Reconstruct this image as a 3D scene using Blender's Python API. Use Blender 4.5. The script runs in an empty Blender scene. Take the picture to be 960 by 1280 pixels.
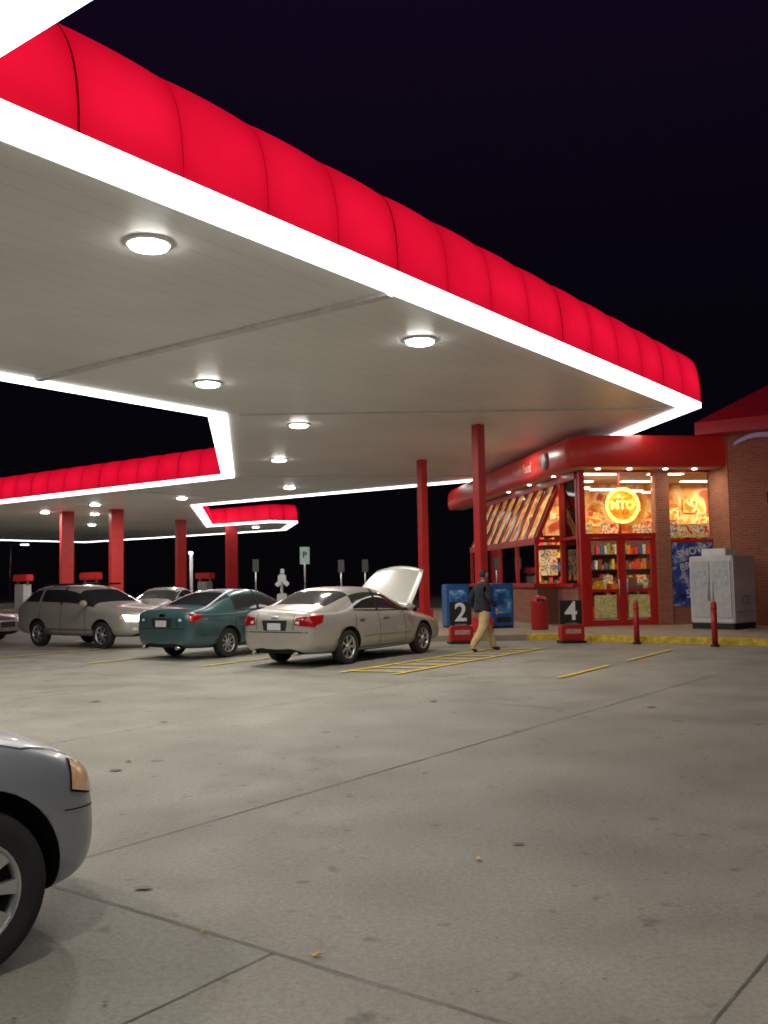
import bpy, bmesh, math, random
from mathutils import Vector, Matrix
from mathutils.bvhtree import BVHTree
random.seed(7)
scene = bpy.context.scene
COL = scene.collection

# ------------------------------------------------------------------ helpers
def mat(name, color, rough=0.5, metal=0.0, em=None, es=0.0, noise=0.12, nscale=6.0, bump=0.0, coat=0.0, alpha=None):
    m = bpy.data.materials.new(name); m.use_nodes = True
    nt = m.node_tree; b = nt.nodes["Principled BSDF"]
    b.inputs["Roughness"].default_value = rough
    b.inputs["Metallic"].default_value = metal
    if coat: b.inputs["Coat Weight"].default_value = coat; b.inputs["Coat Roughness"].default_value = 0.05
    tc = nt.nodes.new("ShaderNodeTexCoord")
    n = nt.nodes.new("ShaderNodeTexNoise"); n.inputs["Scale"].default_value = nscale; n.inputs["Detail"].default_value = 4
    nt.links.new(tc.outputs["Object"], n.inputs["Vector"])
    r = nt.nodes.new("ShaderNodeValToRGB")
    c = Vector(color[:3])
    lo = c*(1-noise); hi = c*(1+noise)
    r.color_ramp.elements[0].position = 0.3; r.color_ramp.elements[1].position = 0.7
    r.color_ramp.elements[0].color = (*lo, 1); r.color_ramp.elements[1].color = (*[min(1, x) for x in hi], 1)
    nt.links.new(n.outputs["Fac"], r.inputs["Fac"]); nt.links.new(r.outputs["Color"], b.inputs["Base Color"])
    if bump:
        bp = nt.nodes.new("ShaderNodeBump"); bp.inputs["Strength"].default_value = bump; bp.inputs["Distance"].default_value = 0.02
        nt.links.new(n.outputs["Fac"], bp.inputs["Height"]); nt.links.new(bp.outputs["Normal"], b.inputs["Normal"])
    if em is not None:
        b.inputs["Emission Color"].default_value = (*em, 1); b.inputs["Emission Strength"].default_value = es
        if es < 1: m.cycles.emission_sampling = 'NONE'
    return m

def menu_mat(name, stops, scale, es, seed=0.0, kind='VORONOI'):
    m = bpy.data.materials.new(name); m.use_nodes = True; nt = m.node_tree; b = nt.nodes["Principled BSDF"]
    tc = nt.nodes.new("ShaderNodeTexCoord"); mp = nt.nodes.new("ShaderNodeMapping"); mp.inputs["Location"].default_value=(seed,seed*.7,seed*1.3)
    nt.links.new(tc.outputs["Object"], mp.inputs[0])
    n = nt.nodes.new("ShaderNodeTexNoise"); n.inputs["Scale"].default_value=scale; n.inputs["Detail"].default_value=3; n.inputs["Distortion"].default_value=.8
    nt.links.new(mp.outputs[0], n.inputs["Vector"])
    r = nt.nodes.new("ShaderNodeValToRGB"); r.color_ramp.interpolation='EASE'
    els = r.color_ramp.elements
    while len(els) < len(stops): els.new(.5)
    for e_, (p, c) in zip(els, stops): e_.position = p; e_.color = (*c, 1)
    nt.links.new(n.outputs["Fac"], r.inputs["Fac"]); nt.links.new(r.outputs[0], b.inputs["Base Color"]); nt.links.new(r.outputs[0], b.inputs["Emission Color"])
    b.inputs["Emission Strength"].default_value = es; b.inputs["Roughness"].default_value = .4  # print colours glow on their own, added to make the store look brighter
    m.cycles.emission_sampling = 'NONE'
    return m

def link(ob, parent=None):
    COL.objects.link(ob)
    if parent is not None: ob.parent = parent
    return ob

def mesh(name, verts, faces, mats, parent=None, mi=None, smooth=False):
    me = bpy.data.meshes.new(name); me.from_pydata([tuple(v) for v in verts], [], faces)
    if not isinstance(mats, (list, tuple)): mats = [mats]
    for m in mats: me.materials.append(m)
    if mi is not None:
        for p, i in zip(me.polygons, mi): p.material_index = i
    if smooth:
        for p in me.polygons: p.use_smooth = True
    me.update()
    return link(bpy.data.objects.new(name, me), parent)

def empty(name, loc=(0,0,0), rz=0.0):
    e = bpy.data.objects.new(name, None); e.location = loc; e.rotation_euler = (0,0,rz); e.empty_display_size = .3
    COL.objects.link(e); return e

def box(name, c, s, m, parent=None, rz=0.0, rx=0.0, ry=0.0, bevel=0.0):
    bm = bmesh.new(); bmesh.ops.create_cube(bm, size=1.0)
    bmesh.ops.scale(bm, vec=Vector(s), verts=bm.verts)
    if bevel: bmesh.ops.bevel(bm, geom=bm.edges[:], offset=bevel, segments=2, affect='EDGES')
    me = bpy.data.meshes.new(name); bm.to_mesh(me); bm.free(); me.materials.append(m)
    ob = bpy.data.objects.new(name, me); ob.location = c; ob.rotation_euler = (rx, ry, rz)
    return link(ob, parent)

def cyl(name, c, r, h, m, parent=None, seg=24, r2=None, rx=0, ry=0, rz=0, bevel=0.0):
    bm = bmesh.new(); bmesh.ops.create_cone(bm, cap_ends=True, segments=seg, radius1=r, radius2=r if r2 is None else r2, depth=h)
    if bevel:
        ed = [e for e in bm.edges if len(e.link_faces) == 2 and any(len(f.verts) > 4 for f in e.link_faces)]
        bmesh.ops.bevel(bm, geom=ed, offset=bevel, segments=3, affect='EDGES')
    me = bpy.data.meshes.new(name); bm.to_mesh(me); bm.free(); me.materials.append(m)
    for p in me.polygons: p.use_smooth = len(p.vertices) == 4
    ob = bpy.data.objects.new(name, me); ob.location = c; ob.rotation_euler = (rx, ry, rz)
    return link(ob, parent)

def lathe(name, prof, seg, m, parent=None, axis='Y', c=(0,0,0), mi=None):
    V=[];F=[];n=len(prof);idx=[]
    for i in range(seg):
        a=2*math.pi*i/seg
        for (r,h) in prof:
            V.append((r*math.cos(a), h, r*math.sin(a)) if axis=='Y' else (r*math.cos(a), r*math.sin(a), h))
    for i in range(seg):
        for j in range(n-1):
            a=i*n+j; b=((i+1)%seg)*n+j
            F.append((a,b,b+1,a+1)); idx.append(mi[j] if mi else 0)
    ob=mesh(name,V,F,m,parent,idx,True); ob.location=c; return ob

def text(name, s, size, c, rot, m, parent=None, ext=0.004):
    cu = bpy.data.curves.new(name, 'FONT'); cu.body = s; cu.size = size; cu.extrude = ext
    cu.align_x = 'CENTER'; cu.align_y = 'CENTER'; cu.offset = size*0.02
    tmp = bpy.data.objects.new(name+"_tmp", cu); COL.objects.link(tmp)
    dg = bpy.context.evaluated_depsgraph_get()
    me = bpy.data.meshes.new_from_object(tmp.evaluated_get(dg)); bpy.data.objects.remove(tmp)
    me.materials.clear(); me.materials.append(m)
    ob = bpy.data.objects.new(name, me); ob.location = c; ob.rotation_euler = rot
    return link(ob, parent)

AX = math.radians(90-36.6)      # canopy / parking grid direction
D1 = (math.cos(AX), math.sin(AX)); D2 = (-D1[1], D1[0])
def W(u, v, z=0.0): return Vector((D1[0]*u + D2[0]*v, D1[1]*u + D2[1]*v, z))

# ------------------------------------------------------------------ world
w = bpy.data.worlds.new("World"); scene.world = w; w.use_nodes = True
nt = w.node_tree; bg = nt.nodes["Background"]
tc = nt.nodes.new("ShaderNodeTexCoord"); sp = nt.nodes.new("ShaderNodeSeparateXYZ")
nt.links.new(tc.outputs["Generated"], sp.inputs[0])
cr = nt.nodes.new("ShaderNodeValToRGB")
cr.color_ramp.elements[0].position = 0.0; cr.color_ramp.elements[0].color = (0.0016,0.0014,0.002,1)
cr.color_ramp.elements[1].position = 0.8; cr.color_ramp.elements[1].color = (0.0085,0.0028,0.0145,1)
e = cr.color_ramp.elements.new(0.3); e.color = (0.002,0.0015,0.0040,1)
nt.links.new(sp.outputs["Z"], cr.inputs["Fac"]); nt.links.new(cr.outputs["Color"], bg.inputs["Color"])
bg.inputs["Strength"].default_value = 1.0

# ------------------------------------------------------------------ materials
M = {}
M['red'] = mat("red_paint", (0.42,0.012,0.014), 0.4, noise=.08)
M['redcol'] = mat("red_column_paint", (0.5,0.02,0.02), 0.45, noise=.1, nscale=3)
M['dark'] = mat("dark_trim", (0.012,0.012,0.013), 0.6)
M['white'] = mat("white_paint", (0.75,0.75,0.74), 0.5, noise=.05)
M['yellow'] = mat("yellow_road_paint", (0.62,0.43,0.03), 0.7, noise=.35, nscale=9)
M['steel'] = mat("steel", (0.5,0.5,0.5), 0.35, 0.9)
M['lens'] = mat("lamp_lens", (0.9,0.9,0.9), 0.4, em=(1,0.98,0.93), es=32)
M['dl'] = mat("downlight_lens", (0.9,0.9,0.9), 0.4, em=(1,0.95,0.85), es=9)
M['band'] = mat("light_band", (0.9,0.9,0.9), 0.4, em=(1,0.975,0.96), es=3.6)
M['interior_light'] = mat("interior_light", (0.9,0.9,0.9), 0.4, em=(1,0.9,0.7), es=5)

def glass_mat(name, tint=(0.93,0.93,0.93)):
    m = bpy.data.materials.new(name); m.use_nodes = True; nt = m.node_tree
    nt.nodes.clear()
    o = nt.nodes.new("ShaderNodeOutputMaterial"); mx = nt.nodes.new("ShaderNodeMixShader")
    t = nt.nodes.new("ShaderNodeBsdfTransparent"); g = nt.nodes.new("ShaderNodeBsdfGlossy")
    t.inputs[0].default_value = (*tint,1); g.inputs["Roughness"].default_value = 0.03
    f = nt.nodes.new("ShaderNodeFresnel"); f.inputs["IOR"].default_value = 1.45
    nt.links.new(f.outputs[0], mx.inputs[0]); nt.links.new(t.outputs[0], mx.inputs[1]); nt.links.new(g.outputs[0], mx.inputs[2])
    nt.links.new(mx.outputs[0], o.inputs[0]); return m
M['glass'] = glass_mat("window_glass")
M['carglass'] = mat("car_glass", (0.02,0.024,0.026), 0.06, coat=0.8)

def soffit_mat():
    m = bpy.data.materials.new("soffit_panels"); m.use_nodes = True; nt = m.node_tree; b = nt.nodes["Principled BSDF"]
    tc = nt.nodes.new("ShaderNodeTexCoord"); mp = nt.nodes.new("ShaderNodeMapping"); mp.inputs["Rotation"].default_value = (0,0,-AX)
    nt.links.new(tc.outputs["Object"], mp.inputs[0])
    wv = nt.nodes.new("ShaderNodeTexWave"); wv.wave_type='BANDS'; wv.bands_direction='Y'; wv.wave_profile='SAW'
    wv.inputs["Scale"].default_value = 0.314/0.4*1.0; wv.inputs["Distortion"].default_value = 0
    nt.links.new(mp.outputs[0], wv.inputs["Vector"])
    r = nt.nodes.new("ShaderNodeValToRGB"); r.color_ramp.elements[0].position=0.0; r.color_ramp.elements[0].color=(0.62,0.61,0.60,1)
    r.color_ramp.elements[1].position=0.06; r.color_ramp.elements[1].color=(0.88,0.87,0.855,1)
    nt.links.new(wv.outputs["Fac"], r.inputs["Fac"])
    n = nt.nodes.new("ShaderNodeTexNoise"); n.inputs["Scale"].default_value=0.4; n.inputs["Detail"].default_value=5
    nt.links.new(mp.outputs[0], n.inputs["Vector"])
    r2 = nt.nodes.new("ShaderNodeValToRGB"); r2.color_ramp.elements[0].position=.3; r2.color_ramp.elements[0].color=(.88,.87,.85,1); r2.color_ramp.elements[1].position=.7; r2.color_ramp.elements[1].color=(1,1,1,1)
    nt.links.new(n.outputs["Fac"], r2.inputs["Fac"])
    mx = nt.nodes.new("ShaderNodeMix"); mx.data_type='RGBA'; mx.blend_type='MULTIPLY'; mx.inputs[0].default_value=1
    nt.links.new(r.outputs[0], mx.inputs[6]); nt.links.new(r2.outputs[0], mx.inputs[7]); nt.links.new(mx.outputs[2], b.inputs["Base Color"])
    b.inputs["Roughness"].default_value = 0.4
    return m
M['soffit'] = soffit_mat()

def fascia_mat():
    m = bpy.data.materials.new("backlit_red_vinyl"); m.use_nodes = True; nt = m.node_tree; b = nt.nodes["Principled BSDF"]
    b.inputs["Base Color"].default_value = (0.35,0.005,0.015,1); b.inputs["Roughness"].default_value = 0.5
    at = nt.nodes.new("ShaderNodeUVMap"); sp = nt.nodes.new("ShaderNodeSeparateXYZ"); nt.links.new(at.outputs[0], sp.inputs[0])
    def math_(op,a,bv=None):
        n = nt.nodes.new("ShaderNodeMath"); n.operation=op
        if hasattr(a,'links'): nt.links.new(a,n.inputs[0])
        else: n.inputs[0].default_value=a
        if bv is not None:
            if hasattr(bv,'links'): nt.links.new(bv,n.inputs[1])
            else: n.inputs[1].default_value=bv
        return n.outputs[0]
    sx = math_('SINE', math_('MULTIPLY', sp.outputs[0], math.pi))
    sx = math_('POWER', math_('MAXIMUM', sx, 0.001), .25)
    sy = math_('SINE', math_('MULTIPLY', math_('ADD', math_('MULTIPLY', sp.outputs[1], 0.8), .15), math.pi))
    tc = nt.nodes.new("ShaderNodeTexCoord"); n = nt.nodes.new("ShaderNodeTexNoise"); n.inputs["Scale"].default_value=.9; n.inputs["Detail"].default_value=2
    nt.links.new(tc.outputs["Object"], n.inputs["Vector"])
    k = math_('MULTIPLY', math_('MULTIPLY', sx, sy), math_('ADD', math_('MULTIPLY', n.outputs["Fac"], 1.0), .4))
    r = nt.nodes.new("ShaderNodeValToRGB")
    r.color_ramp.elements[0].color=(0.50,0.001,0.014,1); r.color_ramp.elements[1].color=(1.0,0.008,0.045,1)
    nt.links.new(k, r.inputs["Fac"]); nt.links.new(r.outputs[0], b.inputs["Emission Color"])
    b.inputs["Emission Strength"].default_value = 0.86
    return m
M['fascia'] = fascia_mat()

def concrete_mat():
    m = bpy.data.materials.new("concrete_forecourt"); m.use_nodes = True; nt = m.node_tree; b = nt.nodes["Principled BSDF"]
    tc = nt.nodes.new("ShaderNodeTexCoord"); 
    def noise(s,d,rough=.55):
        n = nt.nodes.new("ShaderNodeTexNoise"); n.inputs["Scale"].default_value=s; n.inputs["Detail"].default_value=d; n.inputs["Roughness"].default_value=rough
        nt.links.new(tc.outputs["Object"], n.inputs["Vector"]); return n.outputs["Fac"]
    def ramp(f,p0,c0,p1,c1):
        r = nt.nodes.new("ShaderNodeValToRGB"); r.color_ramp.elements[0].position=p0; r.color_ramp.elements[1].position=p1
        r.color_ramp.elements[0].color=(*c0,1); r.color_ramp.elements[1].color=(*c1,1); nt.links.new(f,r.inputs[0]); return r.outputs[0]
    def mul(a,bb,f=1.0):
        x = nt.nodes.new("ShaderNodeMix"); x.data_type='RGBA'; x.blend_type='MULTIPLY'; x.inputs[0].default_value=f
        nt.links.new(a,x.inputs[6]); nt.links.new(bb,x.inputs[7]); return x.outputs[2]
    base = ramp(noise(.35,6), .3,(0.235,0.225,0.192), .7,(0.33,0.315,0.268))
    blot = ramp(noise(1.1,8,.65), .36,(.74,.73,.71), .56,(1,1,1))
    fine = ramp(noise(34,5,.75), .3,(.68,.68,.68), .7,(1.16,1.16,1.16))
    agg = ramp(noise(150,3,.6), .3,(.80,.80,.80), .7,(1.12,1.12,1.12))
    spots = ramp(noise(5.5,3,.5), .27,(.6,.59,.57), .36,(1,1,1))
    c = mul(mul(mul(mul(base,blot),fine),spots),agg)
    nt.links.new(c,b.inputs["Base Color"])
    rr = ramp(noise(2.2,5), .35,(.55,.55,.55), .7,(.85,.85,.85)); nt.links.new(rr,b.inputs["Roughness"])
    bp = nt.nodes.new("ShaderNodeBump"); bp.inputs["Strength"].default_value=.5; bp.inputs["Distance"].default_value=.01
    nt.links.new(noise(60,5,.7),bp.inputs["Height"]); nt.links.new(bp.outputs[0],b.inputs["Normal"])
    return m
M['concrete'] = concrete_mat()
M['walk'] = mat("sidewalk_concrete", (0.30,0.24,0.18), .8, noise=.18, nscale=3, bump=.2)
M['joint'] = mat("joint_sealant", (0.10,0.096,0.088), .8, noise=.5, nscale=9)
M['stain'] = mat("oil_stain", (0.09,0.086,0.08), .6, noise=.3)

def brick_mat():
    m = bpy.data.materials.new("red_brick"); m.use_nodes = True; nt = m.node_tree; b = nt.nodes["Principled BSDF"]
    tc = nt.nodes.new("ShaderNodeTexCoord"); sp = nt.nodes.new("ShaderNodeSeparateXYZ"); nt.links.new(tc.outputs["Object"], sp.inputs[0])
    ad = nt.nodes.new("ShaderNodeMath"); ad.operation='ADD'; nt.links.new(sp.outputs[0],ad.inputs[0]); nt.links.new(sp.outputs[1],ad.inputs[1])
    cb = nt.nodes.new("ShaderNodeCombineXYZ"); nt.links.new(ad.outputs[0],cb.inputs[0]); nt.links.new(sp.outputs[2],cb.inputs[1])
    bt = nt.nodes.new("ShaderNodeTexBrick"); nt.links.new(cb.outputs[0],bt.inputs["Vector"])
    bt.inputs["Color1"].default_value=(0.38,0.13,0.075,1); bt.inputs["Color2"].default_value=(0.29,0.092,0.055,1); bt.inputs["Mortar"].default_value=(0.33,0.24,0.19,1)
    bt.inputs["Scale"].default_value=1; bt.inputs["Brick Width"].default_value=.22; bt.inputs["Row Height"].default_value=.075; bt.inputs["Mortar Size"].default_value=.006
    nt.links.new(bt.outputs["Color"], b.inputs["Base Color"]); b.inputs["Roughness"].default_value=.85
    bp = nt.nodes.new("ShaderNodeBump"); bp.inputs["Strength"].default_value=.5; bp.inputs["Distance"].default_value=.01; bp.invert=True
    nt.links.new(bt.outputs["Fac"],bp.inputs["Height"]); nt.links.new(bp.outputs[0],b.inputs["Normal"])
    return m
M['brick'] = brick_mat()

# ------------------------------------------------------------------ ground
S=900
g = mesh("ground", [(-S,-S,0),(S,-S,0),(S,S,0),(-S,S,0)], [(0,1,2,3)], M['concrete'])

def strip(V,F,p,q,wd,z):
    p=Vector(p[:2]);q=Vector(q[:2]);d=(q-p).normalized();n=Vector((-d.y,d.x))*wd/2
    i=len(V)
    for s in (p-n,q-n,q+n,p+n): V.append((s.x,s.y,z))
    F.append((i,i+1,i+2,i+3))
def clipped(V,F,p,q,wd,z):
    p=Vector(p[:2]);q=Vector(q[:2]);n=max(2,int((q-p).length/.5)); last=p
    d=(q-p).normalized(); nn=Vector((-d.y,d.x))
    for k in range(1,n+1):
        c=p.lerp(q,k/n)+nn*random.uniform(-.006,.006)
        strip(V,F,last,c,wd*random.uniform(.55,1.25),z); last=c
V=[];F=[]
for v in (-6.2,-2.6,1.15,4.8,8.5,12.2,16): clipped(V,F,W(-6,v),W(32 if v>9 else 22,v),.011,.004)
clipped(V,F,W(-6,2.9),W(3.04,2.9),.009,.004)
mesh("pavement_joints", V,F, M['joint'])
V=[];F=[]
for u in (-.7,3.04,10.5,17.9): clipped(V,F,W(u,-9),W(u,24),.010,.008)
mesh("pavement_cross_joints", V,F, M['joint'])

def blob(x,y, r, z=.012, sq=.6):
    V=[(x,y,z)];n=18
    for i in range(n):
        a=2*math.pi*i/n; rr=r*random.uniform(.75,1.1)
        V.append((x+rr*math.cos(a), y+rr*sq*math.sin(a), z))
    return V,[(0,1+i,1+(i+1)%n) for i in range(n)]
V=[];F=[]
spots=[(-1.3,5.05,.05),(.77,5.75,.04),(-2.35,8.2,.06),(1.4,9,.03),(2.2,5.6,.015),(-.3,7.1,.025),(3.2,11.5,.07),(-4,13,.08),(0.6,12.4,.06),(4.5,13.5,.05),(-1.1,3.7,.015),(1.2,4.6,.012),(-2.6,11,.05)]
for k in range(60):
    y=random.uniform(3.4,15); spots.append((random.uniform(-.4,.4)*y,y,random.uniform(.004,.013)))
for (x,y,r) in spots:
    v,f=blob(x,y,r); o=len(V); V+=v; F+=[tuple(i+o for i in q) for q in f]
mesh("oil_spots",V,F,M['stain'])
M['leaf']=mat("dry_leaf",(0.5,0.33,0.1),.7,noise=.3)
for (x,y,s) in ((.5,5.45,.03),(-.32,4.12,.03),(-.86,4.4,.018),(-2.35,8.6,.04)):
    a=random.uniform(0,6); V=[];
    for (px,py,pz) in ((1,0,.010),(.3,.5,.018),(-.4,.55,.008),(-1,0,.018),(-.5,-.5,.008),(.4,-.45,.018)):
        V.append((s*(px*math.cos(a)-py*math.sin(a))+x, s*(px*math.sin(a)+py*math.cos(a))+y, .004+pz))
    mesh("fallen_leaf",V,[(0,1,2,3),(0,3,4,5)],M['leaf'])

# painted markings
HD = Vector((math.sin(math.radians(33)), math.cos(math.radians(33)))); HR = Vector((HD.y,-HD.x))
V=[];F=[]
p0=Vector((-.78,16.45)); p1=Vector((.12,15.95))
Ln=6.0
strip(V,F,p0,p0+HD*Ln,.1,.016); strip(V,F,p1,p1+HD*(Ln+.3),.1,.016)
mesh("parking_bay_lines",V,F,M['yellow'])
V=[];F=[]
for k in range(9):
    a=p0+HD*(.25+k*.68); b_=p1+HD*(.45+k*.70)
    strip(V,F,a+(b_-a)*.06,b_-(b_-a)*.06,.1,.020)
mesh("hatch_marking",V,F,M['yellow'])
V=[];F=[]
q=Vector((2.72,14.95)); strip(V,F,q,q+HD*2.3,.1,.016); strip(V,F,q+HD*3.3,q+HD*6.2,.1,.016)
for s in ((-3.55,18.1),(-6.1,19.2),(-8.8,20.9)):
    s=Vector(s); strip(V,F,s,s+HD*5.2,.1,.016)
mesh("stall_lines",V,F,M['yellow'])

# ------------------------------------------------------------------ sidewalk with kerb
poly=[(-.6,24.3),(4.6,24.0),(5.06,23.25),(13.2,17.2),(20,26),(14,42),(1.0,48),(-.6,40)]
zt=.15
V=[(x,y,0) for x,y in poly]+[(x,y,zt) for x,y in poly]; n=len(poly)
F=[tuple(range(n,2*n))]+[(i,(i+1)%n,n+(i+1)%n,n+i) for i in range(n)]
mesh("sidewalk",V,F,M['walk'])
V=[];F=[]
def nose(a,b_):
    a=Vector(a);b_=Vector(b_);d=(b_-a).normalized();nn=Vector((d.y,-d.x))
    i=len(V)
    for p in (a,b_):
        o=p+nn*.012; q_=p-nn*.17
        V.extend([(o.x,o.y,.0),(o.x,o.y,zt+.004),(q_.x,q_.y,zt+.004)])
    F.extend([(i,i+3,i+4,i+1),(i+1,i+4,i+5,i+2)])
nose((-.6,24.3),(1.1,24.2)); nose((3.6,24.05),(4.6,24.0)); nose((4.6,24.0),(5.06,23.25)); nose((5.06,23.25),(13.2,17.2))
mesh("yellow_kerb",V,F,M['yellow'])

# ------------------------------------------------------------------ canopy
can = empty("gas_station_canopy")
ZS=5.8
P=[(-6,-9),(3.91,-9),(3.91,7.4),(23.3,7.4),(34.5,18.6),(34.5,38),(47.5,51),(47.5,45.2),(49.5,44.4),(56,51.5),(56,78),(25.7,78),(25.7,27),(16.0,17.3),(-6,17.3)]
N=len(P); PV=[Vector(p) for p in P]
def offset(o):
    out=[]
    for i in range(N):
        a=PV[i-1];b_=PV[i];c=PV[(i+1)%N]
        d1=(b_-a).normalized();d2=(c-b_).normalized()
        n1=Vector((-d1.y,d1.x));n2=Vector((-d2.y,d2.x))
        m_=(n1+n2).normalized(); k=o/max(.3,m_.dot(n1)); out.append(b_+m_*k)
    return out
mesh("soffit",[W(p.x,p.y,ZS) for p in offset(.02)],[tuple(reversed(range(N)))],M['soffit'],can)
FD=.34; FH=1.14
mesh("roof_deck",[W(p.x,p.y,6.9) for p in offset(FD+.02)],[tuple(range(N))],M['dark'],can)
oi=offset(.46); V=[];F=[]
for p,q in zip(offset(-.01),oi):
    V+= [W(p.x,p.y,ZS+.08),W(p.x,p.y,ZS-.05),W(q.x,q.y,ZS-.05),W(q.x,q.y,ZS-.001)]
for i in range(N):
    j=(i+1)%N
    for k in range(3): F.append((4*i+k,4*i+k+1,4*j+k+1,4*j+k))
mesh("light_band",V,F,M['band'],can)
TH=[math.radians(90*k/11) for k in range(12)]; NR=len(TH)
fo_=lambda th: FD*(1-max(0,math.cos(th))**.62)
fz_=lambda th: FH*math.sin(th)**.85
offs=[offset(fo_(t)) for t in TH]
V=[];F=[];UV=[];RV=[];RF=[];RI=[]
for i in range(N):
    j=(i+1)%N; L=(PV[j]-PV[i]).length; d=(PV[j]-PV[i]).normalized(); nout=Vector((d.y,-d.x))
    npan=max(1,round(L/1.3)); sub=6
    for pn in range(npan):
        base=len(V)
        for s in range(sub+1):
            t=(pn+s/sub)/npan; bul=.02*math.sin(math.pi*s/sub)**.7 if 0<s<sub else 0
            for r_,th in enumerate(TH):
                p=offs[r_][i].lerp(offs[r_][j],t)+nout*(bul*math.cos(th)*min(1,r_/2))
                V.append(W(p.x,p.y,ZS+.08+fz_(th)+bul*math.sin(th)*1.2)); UV.append((s/sub,fz_(th)/FH))
        for s in range(sub):
            for r_ in range(NR-1):
                a=base+s*NR+r_; F.append((a,a+NR,a+NR+1,a+1))
        t=pn/npan; big=(pn%4==1); hw=(.013 if big else .006)/max(L,.1)
        rb=len(RV)
        for r_,th in enumerate(TH):
            for tt in (t-hw,t+hw):
                p=offs[r_][i].lerp(offs[r_][j],tt)+nout*.012*math.cos(th)
                RV.append(W(p.x,p.y,ZS+.08+fz_(th)+.012*math.sin(th)))
        for r_ in range(NR-1): RF.append((rb+2*r_,rb+2*r_+1,rb+2*r_+3,rb+2*r_+2)); RI.append(0 if big else 1)
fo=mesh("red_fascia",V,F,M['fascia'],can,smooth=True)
uvl=fo.data.uv_layers.new(name="UVMap")
for lp in fo.data.loops: uvl.data[lp.index].uv=UV[lp.vertex_index]
mesh("fascia_seams",RV,RF,[mat("fascia_seam",(.14,.003,.008),.5,em=(.3,.001,.01),es=.25),mat("fascia_seam_soft",(.25,.004,.01),.5,em=(.5,.002,.015),es=.6)],can,RI)
V=[];F=[]
def bar(a,b_,wd=.16,dz=.05):
    a=W(*a);b_=W(*b_);d=(b_-a).normalized();n_=Vector((-d.y,d.x,0))*wd/2
    i=len(V)
    for p in (a,b_):
        for s in (-1,1):
            for z in (ZS-.002,ZS-dz): V.append((p.x+s*n_.x,p.y+s*n_.y,z))
    F.extend([(i+1,i+3,i+7,i+5),(i,i+1,i+5,i+4),(i+2,i+3,i+7,i+6),(i,i+2,i+3,i+1),(i+4,i+5,i+7,i+6)])
bar((10.9,7.92),(10.9,16.8)); bar((16.5,16.7),(23.0,8.2),.12,.03); bar((26.3,26.6),(33.9,18.8),.12,.03); bar((-1,8.2),(-1,16.5)); bar((26.5,34),(33.7,34),.12,.03)
mesh("soffit_trim",V,F,mat("soffit_trim_paint",(.66,.65,.63),.5),can)

lamps=[(7.35,9.0),(13.4,9.1),(13.4,14.5),(7.35,14.5),(1.3,14.5),(1.3,9.0),(18.6,16.6),(23.5,21.9),(30.8,28.1),(30.8,35.2),(30.0,41.0),(34.0,46.5),(31.1,47.1),(1.0,2.4),(1.0,-4),(40,55),(51,50),(26,14.5)]
for k,(u,v) in enumerate(lamps):
    p=W(u,v,ZS-.045)
    if (u,v)!=(26,14.5):
        lathe("soffit_lamp_housing",[(0,ZS-.001),(.30,ZS-.001),(.29,ZS-.03),(.25,ZS-.035)],28,M['white'],can,axis='Z',c=(p.x,p.y,0))
        lathe("soffit_lamp_lens",[(.245,ZS-.033),(.235,ZS-.065),(.17,ZS-.085),(0,ZS-.09)],28,M['lens'],can,axis='Z',c=(p.x,p.y,0))
    ld=bpy.data.lights.new("canopy_lamp",'AREA'); ld.shape='DISK'; ld.size=.42; ld.color=(1,.95,.845)
    ld.energy=(158 if u<25 else 195)
    if (u,v) in ((1.0,2.4),(1.0,-4)): ld.energy=85
    if (u,v)==(26,14.5): ld.energy=60  # bare light, no lamp fixture is built for this one
    lo=bpy.data.objects.new("lamp_light",ld); lo.location=(p.x,p.y,ZS-.115); link(lo,can)

def column(x,y,s,z0=0.0,rot=0.3,nm="column"):
    box(nm,(x,y,(z0+ZS)/2+.0),(s,s,ZS-z0-.01),M['redcol'],can,rz=rot,bevel=.02)
    box(nm+"_base",(x,y,z0+.2),(s+.16,s+.16,.4),M['redcol'],can,rz=rot,bevel=.02)
column(2.61,25.4,.27,.15,.7); column(1.36,32.8,.28,.15,.7)
column(-18.1,53.3,.68,0,.5);column(-15.0,52.3,.68,0,.5);column(-13.5,62.0,.6,0,.5);column(-11.2,68.5,.72,0,.5)

# ------------------------------------------------------------------ store
F0=(5.75,27.2,0)
st=empty("convenience_store",F0,math.radians(8.4))
B=lambda n,c,s,m,**k: box(n,c,s,M[m] if isinstance(m,str) else m,st,**k)
M['redm']=mat("red_frame",(0.45,0.014,0.014),.35,noise=.06)
M['orange']=mat("interior_orange_wall",(0.5,0.20,0.04),.6,noise=.2,nscale=2)
M['ceil']=mat("interior_ceiling",(0.5,0.34,0.2),.7)
M['tile']=mat("interior_floor",(0.4,0.36,0.3),.3)
B("interior_floor",(5.5,6,.155),(10.9,11.8,.03),'tile')
B("interior_ceiling",(5.5,6,4.74),(10.9,11.8,.06),'ceil')
B("back_wall",(5.5,8.6,2.4),(10.9,.1,4.6),'orange')
B("side_wall_right",(10.9,6,2.4),(.1,11.8,4.6),'orange')
B("side_wall_rear",(5.5,12,2.6),(11,.2,5.2),'brick')
B("roof_slab",(5.2,6.1,5.3),(11.2,13.2,.3),'dark')
food=[(.2,(.12,.03,.01)),(.38,(.6,.13,.02)),(.48,(.85,.38,.05)),(.56,(.95,.68,.3)),(.64,(.6,.08,.02)),(.75,(.2,.05,.02))]
mixd=[(.25,(.05,.03,.03)),(.38,(.75,.12,.03)),(.46,(.9,.7,.35)),(.54,(.12,.15,.2)),(.62,(.95,.5,.08)),(.75,(.3,.25,.12))]
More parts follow.
